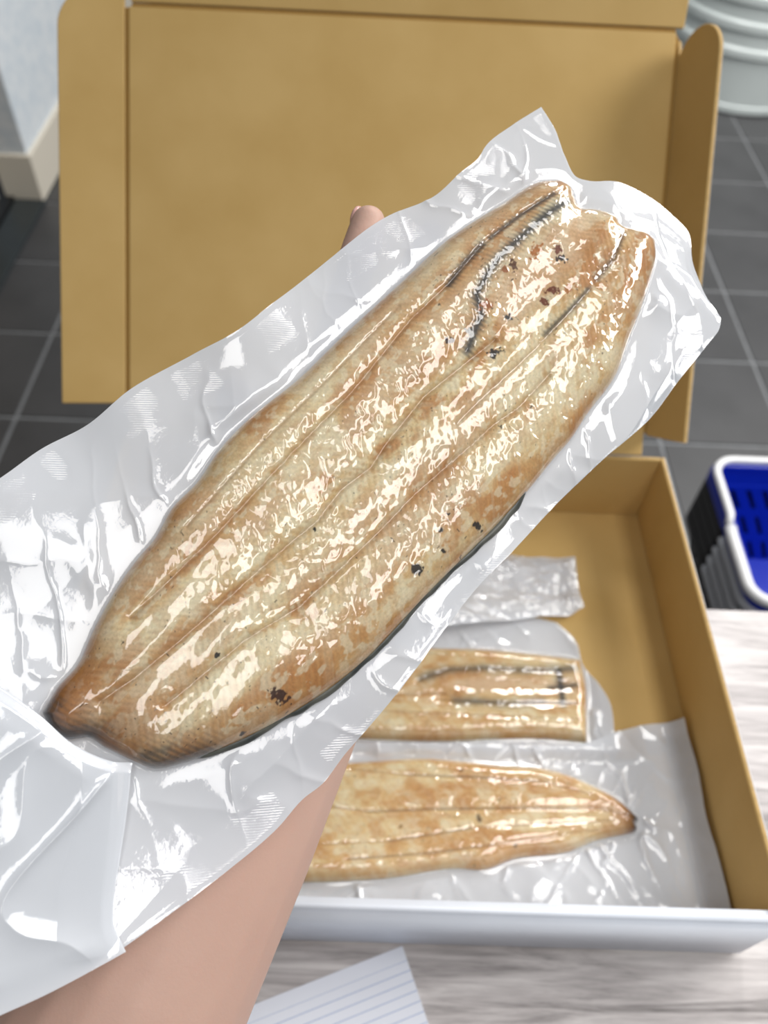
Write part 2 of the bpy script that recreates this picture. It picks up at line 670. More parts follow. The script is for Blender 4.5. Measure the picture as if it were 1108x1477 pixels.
# right flap folded up towards the viewer
xr = Matrix.Translation((LW1 + .0022, 0, -.0012)) @ Matrix.Rotation(math.radians(-74), 4, 'Y')
lid_part('side_flap', [(0, .018), (.054, .014), (.055, .312)] + arc(.027, .322, .028, 0, 150, 12) + [(0, .350)], xf=xr)
lid_part('crease', [(LW1, .02), (LW1 + .0035, .02), (LW1 + .0035, .350), (LW1, LH)], -T_, T_ - .0012, M['crease'])
# front flap of the lid bends forward beyond the top crease
lid_part('crease', [(LW0 + .002, LH), (LW1, LH), (LW1, LH + .0035), (LW0 + .002, LH + .0035)], -T_, T_ - .0014, M['crease'])
xf_ = Matrix.Translation((0, LH + .0035, 0)) @ Matrix.Rotation(math.radians(12), 4, 'X')
lid_part('front_flap', [(LW0 + .002, 0), (LW1 + .006, 0), (LW1 + .008, .06), (LW1 - .02, .085), (LW0 + .03, .085), (LW0 + .002, .06)], xf=xf_)

# ------------------------------------------------------------------ ruled paper
pz = TZ + .0002
pp = from_bm('ruled_paper', box_bm(-.19, 0, -.26, 0, 0, .0012), M['paper'])
pp.location = (.0325, .1125, pz)
pp.rotation_euler = (0, 0, math.radians(20.8))
pp['label'] = 'white sheet of paper ruled with blue lines in front of the box'
pp['category'] = 'paper'


# ------------------------------------------------------------------ eel fillets and vacuum pouches
CREAM, TAN, BROWN = (231, 208, 160), (218, 176, 116), (194, 132, 70)
PALE, DARK, BLACK = (239, 228, 196), (92, 58, 34), (34, 34, 38)


def mixc(c, rgb, k):
    k = np.clip(k, 0, 1)[:, None]
    return c * (1 - k) + np.array(lin(rgb)) * k


class Fillet:
    """all lengths in mm; a runs along the fillet, b across it"""

    def __init__(s, upper, lower, left, right, grooves, thick, edge, black=(), spots=(), cavity=None, seed=1, brown_ends=(0, 0), lateral=(), skin=(0, 0), fade=1.0):
        s.upper, s.lower, s.left, s.right = upper, lower, left, right
        s.seed, s.thick, s.edge, s.grooves, s.black, s.spots, s.cavity = seed, thick, edge, grooves, black, spots, cavity
        s.brown_ends, s.lateral, s.skin, s.fade = brown_ends, lateral, skin, fade
        U = resample(upper, 160)
        L = resample(lower, 160)
        s.poly = np.r_[U, resample(right, 40), L[::-1], resample(left, 40)[::-1]]
        s.closed = np.r_[s.poly, s.poly[:1]]
        s.amin, s.amax = s.poly[:, 0].min(), s.poly[:, 0].max()

    def sdf(s, P):
        d = dist_lines(P, [s.closed])
        return np.where(inside(P, s.poly), d, -d)

    def height(s, P, d=None, bands=True):
        d = s.sdf(P) if d is None else d
        k = np.clip(d / s.edge, 0, 1)
        h = s.thick * np.sqrt(np.clip(1 - (1 - k) ** 2, 0, 1))
        rim = np.clip(d / 9, 0, 1)
        for ln, depth, wid in s.grooves:
            g = dist_lines(P, [ln])
            h = h - (.42 * depth * np.exp(-(g / (.5 * wid)) ** 2) + .45 * depth * np.exp(-(g / (2.4 * wid)) ** 2)) * rim
        a, b = P[:, 0], P[:, 1]
        h = h + rim * (1.5 * (fbm(a / 42, b / 26, s.seed + 3) - .5) + .5 * (fbm(a / 12, b / 9, s.seed + 9, 2) - .5))
        # muscle bands running out from the backbone
        ch = a * .95 + np.abs(b) * .75
        if bands:
            h = h + rim * .05 * np.sin(ch * 2 * np.pi / 2.7 + 5 * fbm(a / 22, b / 22, s.seed + 14, 2))
        if s.cavity is not None:
            cs = np.where(inside(P, s.cavity), dist_lines(P, [s.cavity + s.cavity[:1]]), 0)
            h = h - 1.3 * smooth01(cs / 9)
        return np.maximum(h, 0)

    def colour(s, P, d):
        a, b = P[:, 0], P[:, 1]
        sd = s.seed
        c = np.tile(np.array(lin(CREAM)), (len(P), 1))
        big = fbm(a / 46, b / 16, sd + 21, 3)
        med = fbm(a / 13, b / 7, sd + 25, 3)
        ch = a * .95 + np.abs(b) * .75
        str_ = fbm(ch / 2.2, (a - b) / 18, sd + 31, 2)
        c = mixc(c, TAN, smooth01((big - .36) / .22) * .75)
        c = mixc(c, PALE, smooth01((.46 - med) / .16) * .7)
        c = mixc(c, BROWN, smooth01((med - .53) / .18) * .75 * s.fade)
        c = mixc(c, BROWN, smooth01((big - .52) / .16) * .5 * s.fade)
        c = mixc(c, TAN, smooth01((str_ - .5) / .2) * .28)
        c = mixc(c, PALE, smooth01((.45 - str_) / .2) * .2)
        sm1 = fbm(a / 3.4 + 2 * med, b / 2.6, sd + 35, 3)
        c = mixc(c, PALE, smooth01((sm1 - .54) / .14) * .6 * s.fade ** 2)
        c = mixc(c, (200, 150, 92), smooth01((.44 - sm1) / .14) * .4 * s.fade ** 2)
        # pale band beside the rim grooves, browned rim
        if s.lateral:
            g = dist_lines(P, s.lateral)
            c = mixc(c, PALE, np.exp(-((g - 9) / 6) ** 2) * .45 * (d > 0))
        c = mixc(c, (188, 134, 78), np.exp(-((d - 2.5) / 3.2) ** 2) * .3 * s.fade)
        # ends
        t0, t1 = s.brown_ends
        if t0:
            c = mixc(c, (170, 112, 58), smooth01((s.amin + t0 - a) / t0) * .8 * (.5 + big))
            c = mixc(c, DARK, smooth01((s.amin + t0 * .45 - a) / (t0 * .4)) * smooth01((med - .3) / .25) * .85)
            c = mixc(c, BLACK, smooth01((s.amin + t0 * .12 - a) / (t0 * .1)) * .8)
        if t1:
            c = mixc(c, (186, 126, 70), smooth01((a - s.amax + t1) / t1) * .75)
            c = mixc(c, DARK, smooth01((a - s.amax + t1 * .40) / (t1 * .3)) * .8)
            c = mixc(c, BLACK, smooth01((a - s.amax + t1 * .2) / (t1 * .12)) * .9)
        # thin brown tint along the middle of every groove
        for ln, depth, wid in s.grooves:
            g = dist_lines(P, [ln])
            c = mixc(c, (168, 122, 84), np.exp(-(g / .9) ** 2) * .35)
        if s.cavity is not None:
            cs = np.where(inside(P, s.cavity), dist_lines(P, [s.cavity + s.cavity[:1]]), 0)
            c = mixc(c, (226, 200, 166), smooth01(cs / 8) * .75)
            c = mixc(c, (206, 150, 84), smooth01(cs / 3) * smooth01((fbm(a / 10, b / 8, sd + 41) - .5) / .2) * .5)
        bars = .5 + .5 * np.sin(a * 2 * np.pi / 2.1 + b * .8)
        for ln, wid, k in s.black:
            g = dist_lines(P, [ln])
            e = np.exp(-(g / (wid * (.55 + .75 * bars * fbm(a / 6, b / 6, sd + 44)))) ** 2)
            c = mixc(c, (66, 66, 66), e * k)
        rs = np.random.RandomState(sd + 50)
        for (x, y), r, col in s.spots:
            ang = rs.rand() * 3
            dx, dy = a - x, b - y
            u = dx * math.cos(ang) + dy * math.sin(ang)
            v = -dx * math.sin(ang) + dy * math.cos(ang)
            rr = np.sqrt((u / 1.5) ** 2 + v ** 2) + (fbm(a / 1.1, b / 1.1, sd + 60, 2) - .5) * r * 1.7
            c = mixc(c, col, smooth01((r - rr) / (r * .3)) * .95)
        # pepper-fine char specks
        sp = vnoise(a / .9, b / .9, sd + 71) * smooth01((fbm(a / 30, b / 14, sd + 73) - .40) / .1)
        c = mixc(c, (70, 60, 50), smooth01((sp - .93) / .05) * .85)
        return c


def make_fillet(fl, name, parent, S, nu, nv, z0):
    P = coons(fl.upper, fl.lower, fl.left, fl.right, nu, nv).reshape(-1, 2)
    d = np.maximum(fl.sdf(P), 0)
    g = np.arange(nu * nv).reshape(nu, nv)
    border = np.r_[g[0], g[-1], g[:, 0], g[:, -1]]
    d[border] = 0
    h = fl.height(P, d) + z0
    base = S(P[:, 0], P[:, 1])
    top = np.c_[P, base + h] / 1000
    o = grid_mesh('flesh', top, nu, nv, M['flesh'], parent, flip=True, color=fl.colour(P, d))
    o.name = name
    return o


def make_skin(fl, parent, S, z0, out_from, out_to, lo=-2.2, hi=1.3):
    """the dark skin: a soft rim that peeps out along part of the lower side, and the sheet under the flesh"""
    q = resample(fl.closed, 420, False)[:-1]
    t = np.roll(q, -1, 0) - np.roll(q, 1, 0)
    nrm = np.c_[t[:, 1], -t[:, 0]]
    nrm /= np.maximum(np.hypot(*nrm.T)[:, None], 1e-6)
    ctr = q.mean(0)
    test = inside(q + nrm * .5, fl.poly)
    nrm[test] *= -1
    k = smooth01((q[:, 0] - out_from) / 18) * smooth01((out_to - q[:, 0]) / 18) * (q[:, 1] < -8 if out_to > out_from else 0)
    n_ = len(q)
    off = lo + (hi - lo) * k * (.55 + .7 * fbm(q[:, 0] / 11, q[:, 1] / 11, 77, 2))
    prof = [(-7, 0.05), (-1.2, 0.1), (0, .9), (.25, 2.0), (-.6, 3.1), (-2.5, 2.4)]
    V = []
    for (u, z) in prof:
        p = q + nrm * (off + u)[:, None]
        V.append(np.c_[p, S(p[:, 0], p[:, 1]) + z0 + z])
    V = np.concatenate(V) / 1000
    F = []
    for r in range(len(prof) - 1):
        for i in range(n_):
            j = (i + 1) % n_
            F.append((r * n_ + i, r * n_ + j, (r + 1) * n_ + j, (r + 1) * n_ + i))
    return mesh('skin', V, F, M['eel_skin'], parent, True)


def ridged(x, y, seed, oct=2):
    return 1 - np.abs(2 * fbm(x, y, seed, oct) - 1)


class Pouch:
    def __init__(s, top, bottom, left, right, S, fl=None, tent=5.0, wr=1.1, fine=.13, seed=5, seal=True, z0=.5, lumps=0, smooth=True, film_spread=1.0):
        s.__dict__.update(locals())

    def wrinkle(s, P, d):
        a, b = P[:, 0], P[:, 1]
        sd = s.seed
        wx = a + 16 * (fbm(a / 30, b / 30, sd + 1) - .5)
        wy = b + 16 * (fbm(a / 30, b / 30, sd + 2) - .5)
        # tension folds that run away from the fillet, strongest beside it
        near = np.exp(-np.maximum(-d - 3, 0) / 17) if s.fl is not None else .55 + 0 * a
        r1 = ridged((wx + .45 * wy) / 18, wy / 75, sd + 3, 1) ** 5
        r2 = ridged((wx - .7 * wy) / 14, wy / 52, sd + 6, 1) ** 6
        r3 = ridged((wx - wy) / 60, (wx + wy) / 30, sd + 8, 1) ** 2
        mk = .25 + .9 * smooth01((fbm(a / 40, b / 40, sd + 15, 2) - .4) / .2)
        return s.wr * (near * mk * (1.7 * r1 + .7 * r2) + .5 * r3 + .8 * (fbm(a / 50, b / 50, sd + 11, 2) - .5))

    def build(s, parent, nu, nv):
        P = coons(s.top, s.bottom, s.left, s.right, nu, nv, s.smooth).reshape(-1, 2)
        a, b = P[:, 0], P[:, 1]
        base = s.S(a, b)
        sd = s.seed
        if s.fl is not None:
            d = s.fl.sdf(P)
        else:
            d = np.full(len(P), -12.0)
        ins = smooth01((d + 2) / 6)
        wr = s.wrinkle(P, d)
        back = base + (wr if s.seal and s.fl is not None else np.maximum(wr, 0)) * .75 * (1 - ins) * smooth01((-d - 1) / 6) - .3
        # edges meet
        g = np.arange(nu * nv).reshape(nu, nv)
        loop = np.r_[P[g[:, 0]], P[g[-1, :]], P[g[::-1, -1]], P[g[0, ::-1]]]
        de = dist_lines(P, [resample(loop, 500, False)])
        gap = .25 + .0 * a
        front = back + .3 + gap * smooth01(de / 3)
        if s.lumps:
            front = front + s.lumps * smooth01(de / 16) * (.3 + fbm(a / 24, b / 20, sd + 20)) + 1.2 * smooth01(de / 10) * ridged(a / 8, b / 8, sd + 25) ** 2
        if s.fl is not None:
            h = s.fl.height(P, np.maximum(d, 0), False) + s.z0 + .5
            t = np.clip((d + s.tent) / (s.tent + s.fl.edge * .8), 0, 1)
            tent = s.fl.thick * .5 * t ** 1.8
            cover = np.maximum(np.where(d > -.5, h, 0), tent)
            cover = np.where(d > -s.tent, cover, 0)
            front = np.maximum(front, base + cover)
            # film clinging to the flesh in small squiggles
            ch = a * .6 + np.abs(b) * .8
            wa = a + 2.6 * (fbm(a / 4, b / 4, sd + 30, 2) - .5)
            wb = b + 2.6 * (fbm(a / 4, b / 4, sd + 33, 2) - .5)
            sg = np.where(b > 3, 1, -1)
            sq = ridged((wa * .55 + sg * wb * .83) / 6.0, (wb * .55 - sg * wa * .83) / 3.2, sd + 36, 1) ** 3
            sqb = ridged((wa * .55 + sg * wb * .83) / 3.4, (wb * .55 - sg * wa * .83) / 1.9, sd + 37, 1) ** 2.5
            kb = smooth01((a - 10) / 90) * .85 if s.seal else 0 * a
            sq = sq * (1 - kb) + .62 * sqb * kb
            sq2 = fbm(wa / 1.9, wb / 1.9, sd + 39, 1)
            sq3 = fbm(a / 16, b / 5, sd + 45, 1)
            dens = .6 + .8 * smooth01((fbm(a / 30, b / 15, sd + 42) - .38) / .25)
            tail_ = smooth01((-35 - a) / 50) if s.seal else 0 * a
            dens = dens * (1 - .65 * tail_)
            if s.fl.cavity is not None:
                dens = dens * (1 - .45 * smooth01((inside(P, s.fl.cavity) * d - 6) / 6))
            front = front + smooth01((d - 0) / 4) * s.fine * (dens * (1.5 * sq + 1.1 * sq2) + (2.0 + 4.0 * tail_) * sq3)
        seal = np.zeros(len(P))
        if s.seal:
            t = np.tile(np.linspace(0, 1, nv), nu)
            seal = np.maximum(smooth01((t - .89) / .03) * smooth01((.99 - t) / .01), smooth01((.10 - t) / .03) * smooth01((t - .01) / .01))
            seal = seal * smooth01((fbm(a / 16, b / 60, sd + 50) - .42) / .25)
        uv = np.c_[a, b]
        bk = grid_mesh('back_film', np.c_[P, back] / 1000, nu, nv, M['film_back'], parent, flip=True, uv=uv)
        fr = grid_mesh('front_film', np.c_[P, front] / 1000, nu, nv, M['film_front'], parent, flip=True, uv=uv, attr={'seal': seal})
        bk['label'] = 'white backing film'
        fr['label'] = 'glossy clear film'
        return P, front


# ---- the pouch held in the hand (mm, in the plane of the pouch)
HO = Vector((-.0045, .2059, 1.1251))
HE1, HE2, HN = Vector((.65062, .70825, .27393)), Vector((-.74530, .52645, .40904)), Vector((.1455, -.4702, .8705))
HE1.normalize()
HN = HE1.cross(HE2).normalized()
HE2 = HN.cross(HE1)
HM = Matrix(((HE1.x, HE2.x, HN.x, HO.x), (HE1.y, HE2.y, HN.y, HO.y), (HE1.z, HE2.z, HN.z, HO.z), (0, 0, 0, 1)))


def S_held(a, b):
    z = 26 * smooth01((-115 - a) / 140)
    z = z + np.clip((b - 48) / 40, 0, 1) * (3.2 * np.sin(a / 21 + .8) + 1.5 * np.sin(a / 9.3))
    z = z + np.clip((-b - 50) / 18, 0, 1) * (2.4 * np.sin(a / 25 + 2) + 1.0 * np.sin(a / 11))
    z = z - 10 * smooth01((a - 162) / 30) * np.clip((20 - b) / 60, 0, 1)
    return z


UPPER = [(-138.9, 20.8), (-129.5, 23.7), (-120.5, 24.4), (-108.5, 29.3), (-94.2, 34.0), (-79.7, 37.0), (-71.4, 37.8), (-57.9, 41.8), (-45.7, 42.3), (-29.9, 45.6), (-15.9, 46.4), (11.1, 44.5), (35.2, 44.9), (72.1, 44.5), (98.7, 44.2), (129.9, 39.2), (150.8, 34.6), (157.1, 29.9)]
HEADEND = [(157.1, 29.9), (158.8, 24.0), (156.2, 19.3), (154.4, 15.2), (158.2, 11.0), (161.4, 6.9), (163.8, 1.3), (162.7, -3.4), (164.7, -6.8), (168.8, -12.2), (169.4, -18.7)]
LOWER = [(-133.2, -2.8), (-130.0, -12.7), (-127.3, -20.0), (-119.7, -26.0), (-99.1, -36.4), (-79.3, -43.4), (-49.7, -49.2), (-30.1, -49.7), (-16.6, -49.8), (2.0, -50.6), (22.5, -51.5), (45.4, -51.3), (63.1, -50.3), (71.4, -50.2), (87.4, -48.0), (108.0, -46.0), (124.7, -39.7), (140.9, -34.1), (153.2, -28.9), (163.3, -24.0), (169.4, -18.7)]
TAILEND = [(-138.9, 20.8), (-141.0, 13.9), (-139.7, 8.7), (-134.6, 3.8), (-133.2, -2.8)]
G_MID = [(-122.7, 9.2), (-110.0, 6.5), (-89.8, 4.5), (-59.8, 2.7), (-37.3, 1.1), (-25.5, -.2), (-10.5, 1.6), (3.9, -.4), (13.8, 1.7), (39.2, 4.3), (60.2, 2.1), (77.6, .4)]
G_LEFT = [(-96.3, 22.5), (-58.6, 22.1), (-35.6, 23.2), (-13.4, 24.4), (20.5, 25.1), (58.2, 29.6), (82.4, 29.4), (106.0, 31.4), (127.1, 29.7), (152.1, 25.0)]
G_LEFT2 = [(-60, 32), (-20, 35), (20, 35.5), (60, 37)]
G_RIGHT = [(-108.6, -7.8), (-74.4, -11.8), (-52.8, -17.6), (-15.5, -19.5), (5.4, -19.4), (25.9, -20.9), (51.8, -23.0), (62.5, -25.3), (83.2, -25.0)]
G_RIGHT2 = [(40, -12), (62, -12.5), (87, -13.7), (112, -13.4), (130, -12.4), (142, -11.1), (157.9, -6.1)]
BL_LEFT = [(66, 5.0), (73.4, 8.1), (81.0, 10.9), (86.0, 18.3), (94.2, 20.8), (104.9, 22.8), (117.5, 22.5), (132.9, 22.0), (148.6, 19.9)]
BL_LEFT2 = [(81.1, 29.0), (92.3, 31.2), (105.6, 31.8)]
BL_LEFT3 = [(110, 31.5), (127.1, 29.7), (146.7, 26.2)]
BL_RIGHT = [(95.3, -12.6), (112.8, -12.8), (124, -12.3)]
BL_RIGHT2 = [(130.0, -11.6), (142.6, -11.1), (156.9, -6.2)]
CAVITY = [(78, 1), (86, -6), (110, -7), (135, -5), (155, 0), (157, 9), (152, 17), (132, 20), (112, 20.5), (96, 18.5), (87, 14)]
RB = (120, 58, 34)
SPOTS = [((126.0, 4.6), 2.0, BLACK), ((127.8, 8.0), 2.0, RB), ((107.6, 16.6), 1.7, (96, 52, 24)), ((111.9, -2.4), 1.9, RB), ((105.6, -3.2), 1.5, RB), ((89.5, 3.4), 1.5, (56, 58, 62)),
         ((73.8, -3.4), 2.2, BLACK), ((63.6, 12.7), 1.4, (66, 44, 44)), ((72.3, 9.1), 1.7, (110, 104, 96)), ((16.7, -45.6), 1.5, BLACK), ((-12.2, -39.4), 2.0, BLACK),
         ((-80.2, -34.4), 2.6, (70, 40, 30)), ((-84.9, -8.3), .8, BLACK), ((-28.5, -1.7), .7, BLACK), ((103, 17), 1.6, (160, 92, 40)), ((86, 12.2), 2.4, (164, 96, 44)),
         ((120, 14), 2.6, (190, 120, 54)), ((5, -36), .8, BLACK), ((12, -34), .7, BLACK), ((0, -42), .7, BLACK), ((-98, -34), .9, BLACK), ((117, -6), 1.5, (190, 124, 60))]
eel1 = Fillet(UPPER, LOWER, TAILEND, HEADEND,
              [(G_MID, 2.4, 2.4), (G_LEFT, 1.7, 1.8), (G_LEFT2, .8, 1.2), (G_RIGHT, 2.0, 2.4), (G_RIGHT2, .9, 2.0)], 9.0, 20.0,
              black=[(BL_LEFT, 3.0, .95), (BL_LEFT2, 2.4, .85), (BL_LEFT3, 1.5, .8), (BL_RIGHT, 1.5, .75), (BL_RIGHT2, 2.0, .6), (TAILEND[:4], 8.0, .9), ([(-128, -19.5), (-122, -25), (-112, -30.5)], 7.5, .85), ([(-126, -14), (-118, -19)], 2.0, .5)],
              spots=SPOTS, cavity=CAVITY, seed=101, brown_ends=(46, 0), lateral=[G_LEFT, G_RIGHT])
E1 = empty('eel_fillet', 'large grilled eel fillet held up in front, sealed in the nearest pouch', 'fish', matrix=HM, group='grilled eel fillets')
make_fillet(eel1, 'flesh', E1, S_held, 760, 300, .6)
make_skin(eel1, E1, S_held, .2, -125, 52)

PUPPER = [(-133.6, 97.2), (-109.5, 93.1), (-93.1, 91.5), (-75.8, 91.3), (-56.6, 86.8), (-36.5, 85.8), (-10.2, 79.5), (7.0, 74.3), (28.5, 73.0), (59.3, 71.7), (90.5, 69.1), (112.6, 61.7), (127.5, 61.3), (138.0, 60.6), (144.4, 62.2), (162.7, 61.4), (179.7, 58.8)]
PRIGHT = [(179.7, 58.8), (176.6, 47.9), (170.0, 35.8), (166.3, 25.4), (169.2, 20.7), (179.3, 12.2), (187.3, -.8), (192.1, -16.2), (192.9, -26.9), (182.2, -38.2), (169.1, -52.7), (163.4, -63.3), (157.8, -65.5), (146.8, -63.7), (138.6, -60.7)]
PLOWER = [(-229.0, -24.4), (-214.7, -32.3), (-204.8, -37.6), (-194.6, -43.3), (-177.3, -51.0), (-154.5, -57.9), (-133.9, -63.0), (-113.5, -66.4), (-99.5, -66.7), (-93.6, -68.1), (-78.0, -67.2), (-63.0, -66.8), (-38.6, -65.2), (-20.7, -63.5), (5.3, -62.0), (21.5, -62.9), (48.7, -63.8), (74.5, -65.1), (92.9, -66.9), (113.5, -63.8), (138.6, -60.7)]
PLEFT = [(-133.6, 97.2), (-165, 56), (-200, 12), (-229, -24.4)]
V1 = empty('vacuum_pouch', 'large white vacuum pouch held up in the hand in front of the box', 'pouch', matrix=HM, group='vacuum pouches of eel')
pouch1 = Pouch(PUPPER, PLOWER, PLEFT, PRIGHT, S_held, eel1, wr=1.25, fine=.19, seed=201)
pouch1.build(V1, 720, 330)

# folded-over mouth of the pouch at its near end
FTOP = [(-147.8, 73.5), (-141.9, 52.5), (-139.3, 36.5), (-137.4, 19.5), (-136.9, 4.1), (-132.7, -9.0), (-130.1, -13.3)]
FRIGHT = [(-130.1, -13.3), (-135.0, -17.7), (-143.4, -24.7), (-153.4, -32.5), (-163.0, -40.1), (-167.8, -45.2), (-171.0, -54.3)]
FLOW = [(-228.5, -24.6), (-214.3, -32.5), (-204.4, -37.8), (-194.3, -43.5), (-177.5, -51.5), (-171.0, -54.3)]
FLEFT = [(-147.8, 73.5), (-175, 40), (-205, 5), (-228.5, -24.6)]
nu, nv = 220, 220
P = coons(FTOP, FLOW, FLEFT, FRIGHT, nu, nv).reshape(-1, 2)
tu = np.repeat(np.linspace(0, 1, nu), nv)
tv = np.tile(np.linspace(0, 1, nv), nu)
hh = 13.5 * (1 - tv) ** 1.2 * (1 - .35 * tu ** 4) + 2.2 + 4.2 * (1 - tu) * (1 - tv)
hh = hh - 4.0 * smooth01((tu - .94) / .06) * (1 - tv) - 2.5 * smooth01((.05 - tv) / .05)
a, b = P.T
wv = 1.3 * ridged(a / 40, b / 22, 311, 1) ** 5 + .8 * ridged((a + b) / 50, (a - b) / 30, 315, 1) ** 3 + .9 * (fbm(a / 45, b / 45, 318, 2) - .5)
hh = hh + wv * smooth01(tv * 8) * smooth01((1 - tv) * 8) * smooth01((1 - tu) * 8)
zb = S_held(a, b) + hh
fo = grid_mesh('folded_end', np.c_[P, zb] / 1000, nu, nv, M['film_back'], V1, flip=True, uv=P)
fo['label'] = 'folded-over white pouch end'
ff = grid_mesh('front_film', np.c_[P, zb + .35] / 1000, nu, nv, M['film_front'], fo, flip=True, uv=P, attr={'seal': smooth01((.12 - np.abs(tu - .35)) / .02) * .0 + 0 * tu})
ff['label'] = 'glossy clear film'

# ---- pouches lying in the box (mm in world x, y)
BZ = TZ + T_
f2u = [(-88, 226), (-60, 230), (-42.4, 232.0), (-8.0, 235.3), (52.6, 240.7), (100.2, 237.4), (148.0, 234.1), (172.2, 225.3), (195.2, 212.0), (206.9, 199.7)]
f2l = [(-88, 150), (-60, 149), (-35.7, 149.7), (22.2, 154.1), (71.7, 161.9), (89.3, 161.5), (110.4, 169.1), (153.3, 176.1), (172.4, 183.8), (202.0, 190.6)]
eel2 = Fillet(f2u, f2l, [(-88, 226), (-91, 190), (-88, 150)], [(206.9, 199.7), (203.5, 196), (204.5, 193), (202.0, 190.6)],
              [([(-90, 199), (-21.5, 199.0), (5.9, 196.4), (51.9, 199.8), (113.2, 202.3), (175.4, 204.2), (201.6, 198.5)], 3.0, 2.4),
               ([(-7.6, 227.3), (36.7, 224.0), (83.1, 224.0), (134.1, 222.5), (170.6, 214.3)], 1.6, 2.0),
               ([(-28.7, 172.0), (21.4, 175.9), (81.8, 186.9), (132.0, 191.4), (183.2, 195.5)], 1.6, 2.0),
               ([(-7.6, 162.8), (50.9, 168.8), (96.1, 175.8), (173.4, 189)], 1.2, 1.6)], 11.0, 13.0,
              black=[([(36, 224.5), (83.1, 224.3), (134.1, 222.7)], .8, .4), ([(5.9, 196.4), (51.9, 199.8), (113.2, 202.3), (160, 203.6)], .7, .45), ([(21.4, 175.9), (81.8, 186.9)], .7, .35), ([(-7, 163), (50.9, 168.8), (96.1, 175.8)], .7, .35)],
              spots=[((87, 193.5), 1.8, (96, 70, 40)), ((30, 186), 1.2, (150, 110, 60)), ((112, 176), 1.0, (120, 90, 50)), ((75, 229), 1.1, (120, 84, 50))],
              seed=131, brown_ends=(0, 40), fade=.6)
f1u = [(-95, 333), (-40, 336), (10, 337), (58.3, 336.2), (100.3, 336.6), (142.6, 333.7), (180.7, 329.9)]
f1l = [(-95, 258), (-40, 256), (2.4, 255.5), (66.3, 256.1), (107.6, 259.3), (146.8, 260.6), (176.4, 258.8)]
eel3 = Fillet(f1u, f1l, [(-95, 333), (-99, 295), (-95, 258)], [(180.7, 329.9), (182.4, 306.5), (179.7, 282.1), (176.4, 258.8)],
              [([(-95, 292), (19.5, 288.2), (64.1, 291.6)], 3.0, 2.4), ([(41.8, 301.2), (68.1, 312.8), (99.0, 315.2), (157.5, 315.6)], 1.4, 2.0), ([(60, 286), (97.2, 284.7), (138.0, 286.2), (175, 287)], 1.8, 2.2),
               ([(-20, 275), (60, 274), (170, 273)], 1.0, 2.0)], 11.0, 11.0,
              black=[([(46, 304), (51.5, 306.5), (68.1, 312.8), (99.0, 315.2), (130.4, 314.5), (157.5, 315.6), (172.1, 318.1)], 5.2, .72), ([(73.3, 285.4), (97.2, 285.7), (117.7, 284.0), (142.0, 287.2)], 5.0, .72),
                     ([(142, 287), (170, 287.1)], 1.1, .6), ([(158.9, 315.1), (159.6, 299.5), (159.0, 285.5)], 4.2, .95), ([(150, 300), (172, 303)], 3.0, .8), ([(30, 326), (70, 328)], 1.2, .3)],
              spots=[], cavity=[(60, 296), (90, 290), (140, 291), (176, 291), (177, 310), (150, 311), (100, 311), (70, 307)], seed=151, fade=.6)


def S_front(a, b):
    z = .6 + 15 * smooth01((a - 238) / 24) ** 1.2 + 7.0 * smooth01((b - 241) / 12) * smooth01((225 - a) / 30) - 0 * a
    z = z + 2.5 * smooth01((b - 262) / 15) * smooth01((a - 195) / 25)
    return z


def S_mid(a, b):
    return .5 + 5.0 * smooth01((b - 341) / 10) * 0 + 3.0 * smooth01((a - 186) / 8) * .5 + 0 * b


def S_rear(a, b):
    return 6.5 - 5.0 * smooth01((b - 372) / 26) + 8.0 * smooth01((372 - b) / 14) * smooth01((140 - a) / 40) + 3.0 * smooth01((a - 175) / 12)


BM_ = Matrix.Translation((0, 0, BZ))
E3 = empty('eel_fillet', 'grilled eel fillet with black-lined cut end, behind the other in the box', 'fish', matrix=BM_, group='grilled eel fillets')
make_fillet(eel3, 'flesh', E3, S_mid, 330, 130, .6)
make_skin(eel3, E3, S_mid, .2, 0, -1)
E2 = empty('eel_fillet', 'grilled eel fillet with pointed dark tail, nearest the white box front', 'fish', matrix=BM_, group='grilled eel fillets')
make_fillet(eel2, 'flesh', E2, S_front, 330, 130, .6)
make_skin(eel2, E2, S_front, .2, 0, -1)

V3 = empty('vacuum_pouch', 'white vacuum pouch in the box around the black-lined eel fillet', 'pouch', matrix=BM_, group='vacuum pouches of eel')
Pouch([(-205, 372), (-100, 374), (0, 374), (90, 374), (150, 372), (166, 368)], [(-205, 247), (-100, 246), (0, 247), (100, 248), (150, 250), (198, 252)],
      [(-205, 372), (-206, 310), (-205, 247)], [(166, 368), (179, 352), (184, 326), (194, 309), (200, 295), (200, 270), (198, 252)], S_mid, eel3, tent=10, wr=2.2, fine=.15, seed=231, seal=False).build(V3, 330, 130)
V2 = empty('vacuum_pouch', 'white vacuum pouch in the box around the eel fillet with pointed tail', 'pouch', matrix=BM_, group='vacuum pouches of eel')
Pouch([(-205, 250), (-100, 249), (0, 250), (93, 252), (175, 256), (200, 266), (228, 275), (254, 277)], [(-205, 128), (-100, 127), (0, 127), (100, 127), (200, 127), (256, 128)],
      [(-205, 250), (-206, 190), (-205, 128)], [(254, 277), (255.5, 232), (254.5, 208), (256, 160), (256, 128)], S_front, eel2, tent=10, wr=2.6, fine=.14, seed=251, seal=False).build(V2, 360, 150)
V0 = empty('vacuum_pouch', 'crumpled white vacuum pouch at the back of the box, its corner sticking out', 'pouch', matrix=BM_, group='vacuum pouches of eel')
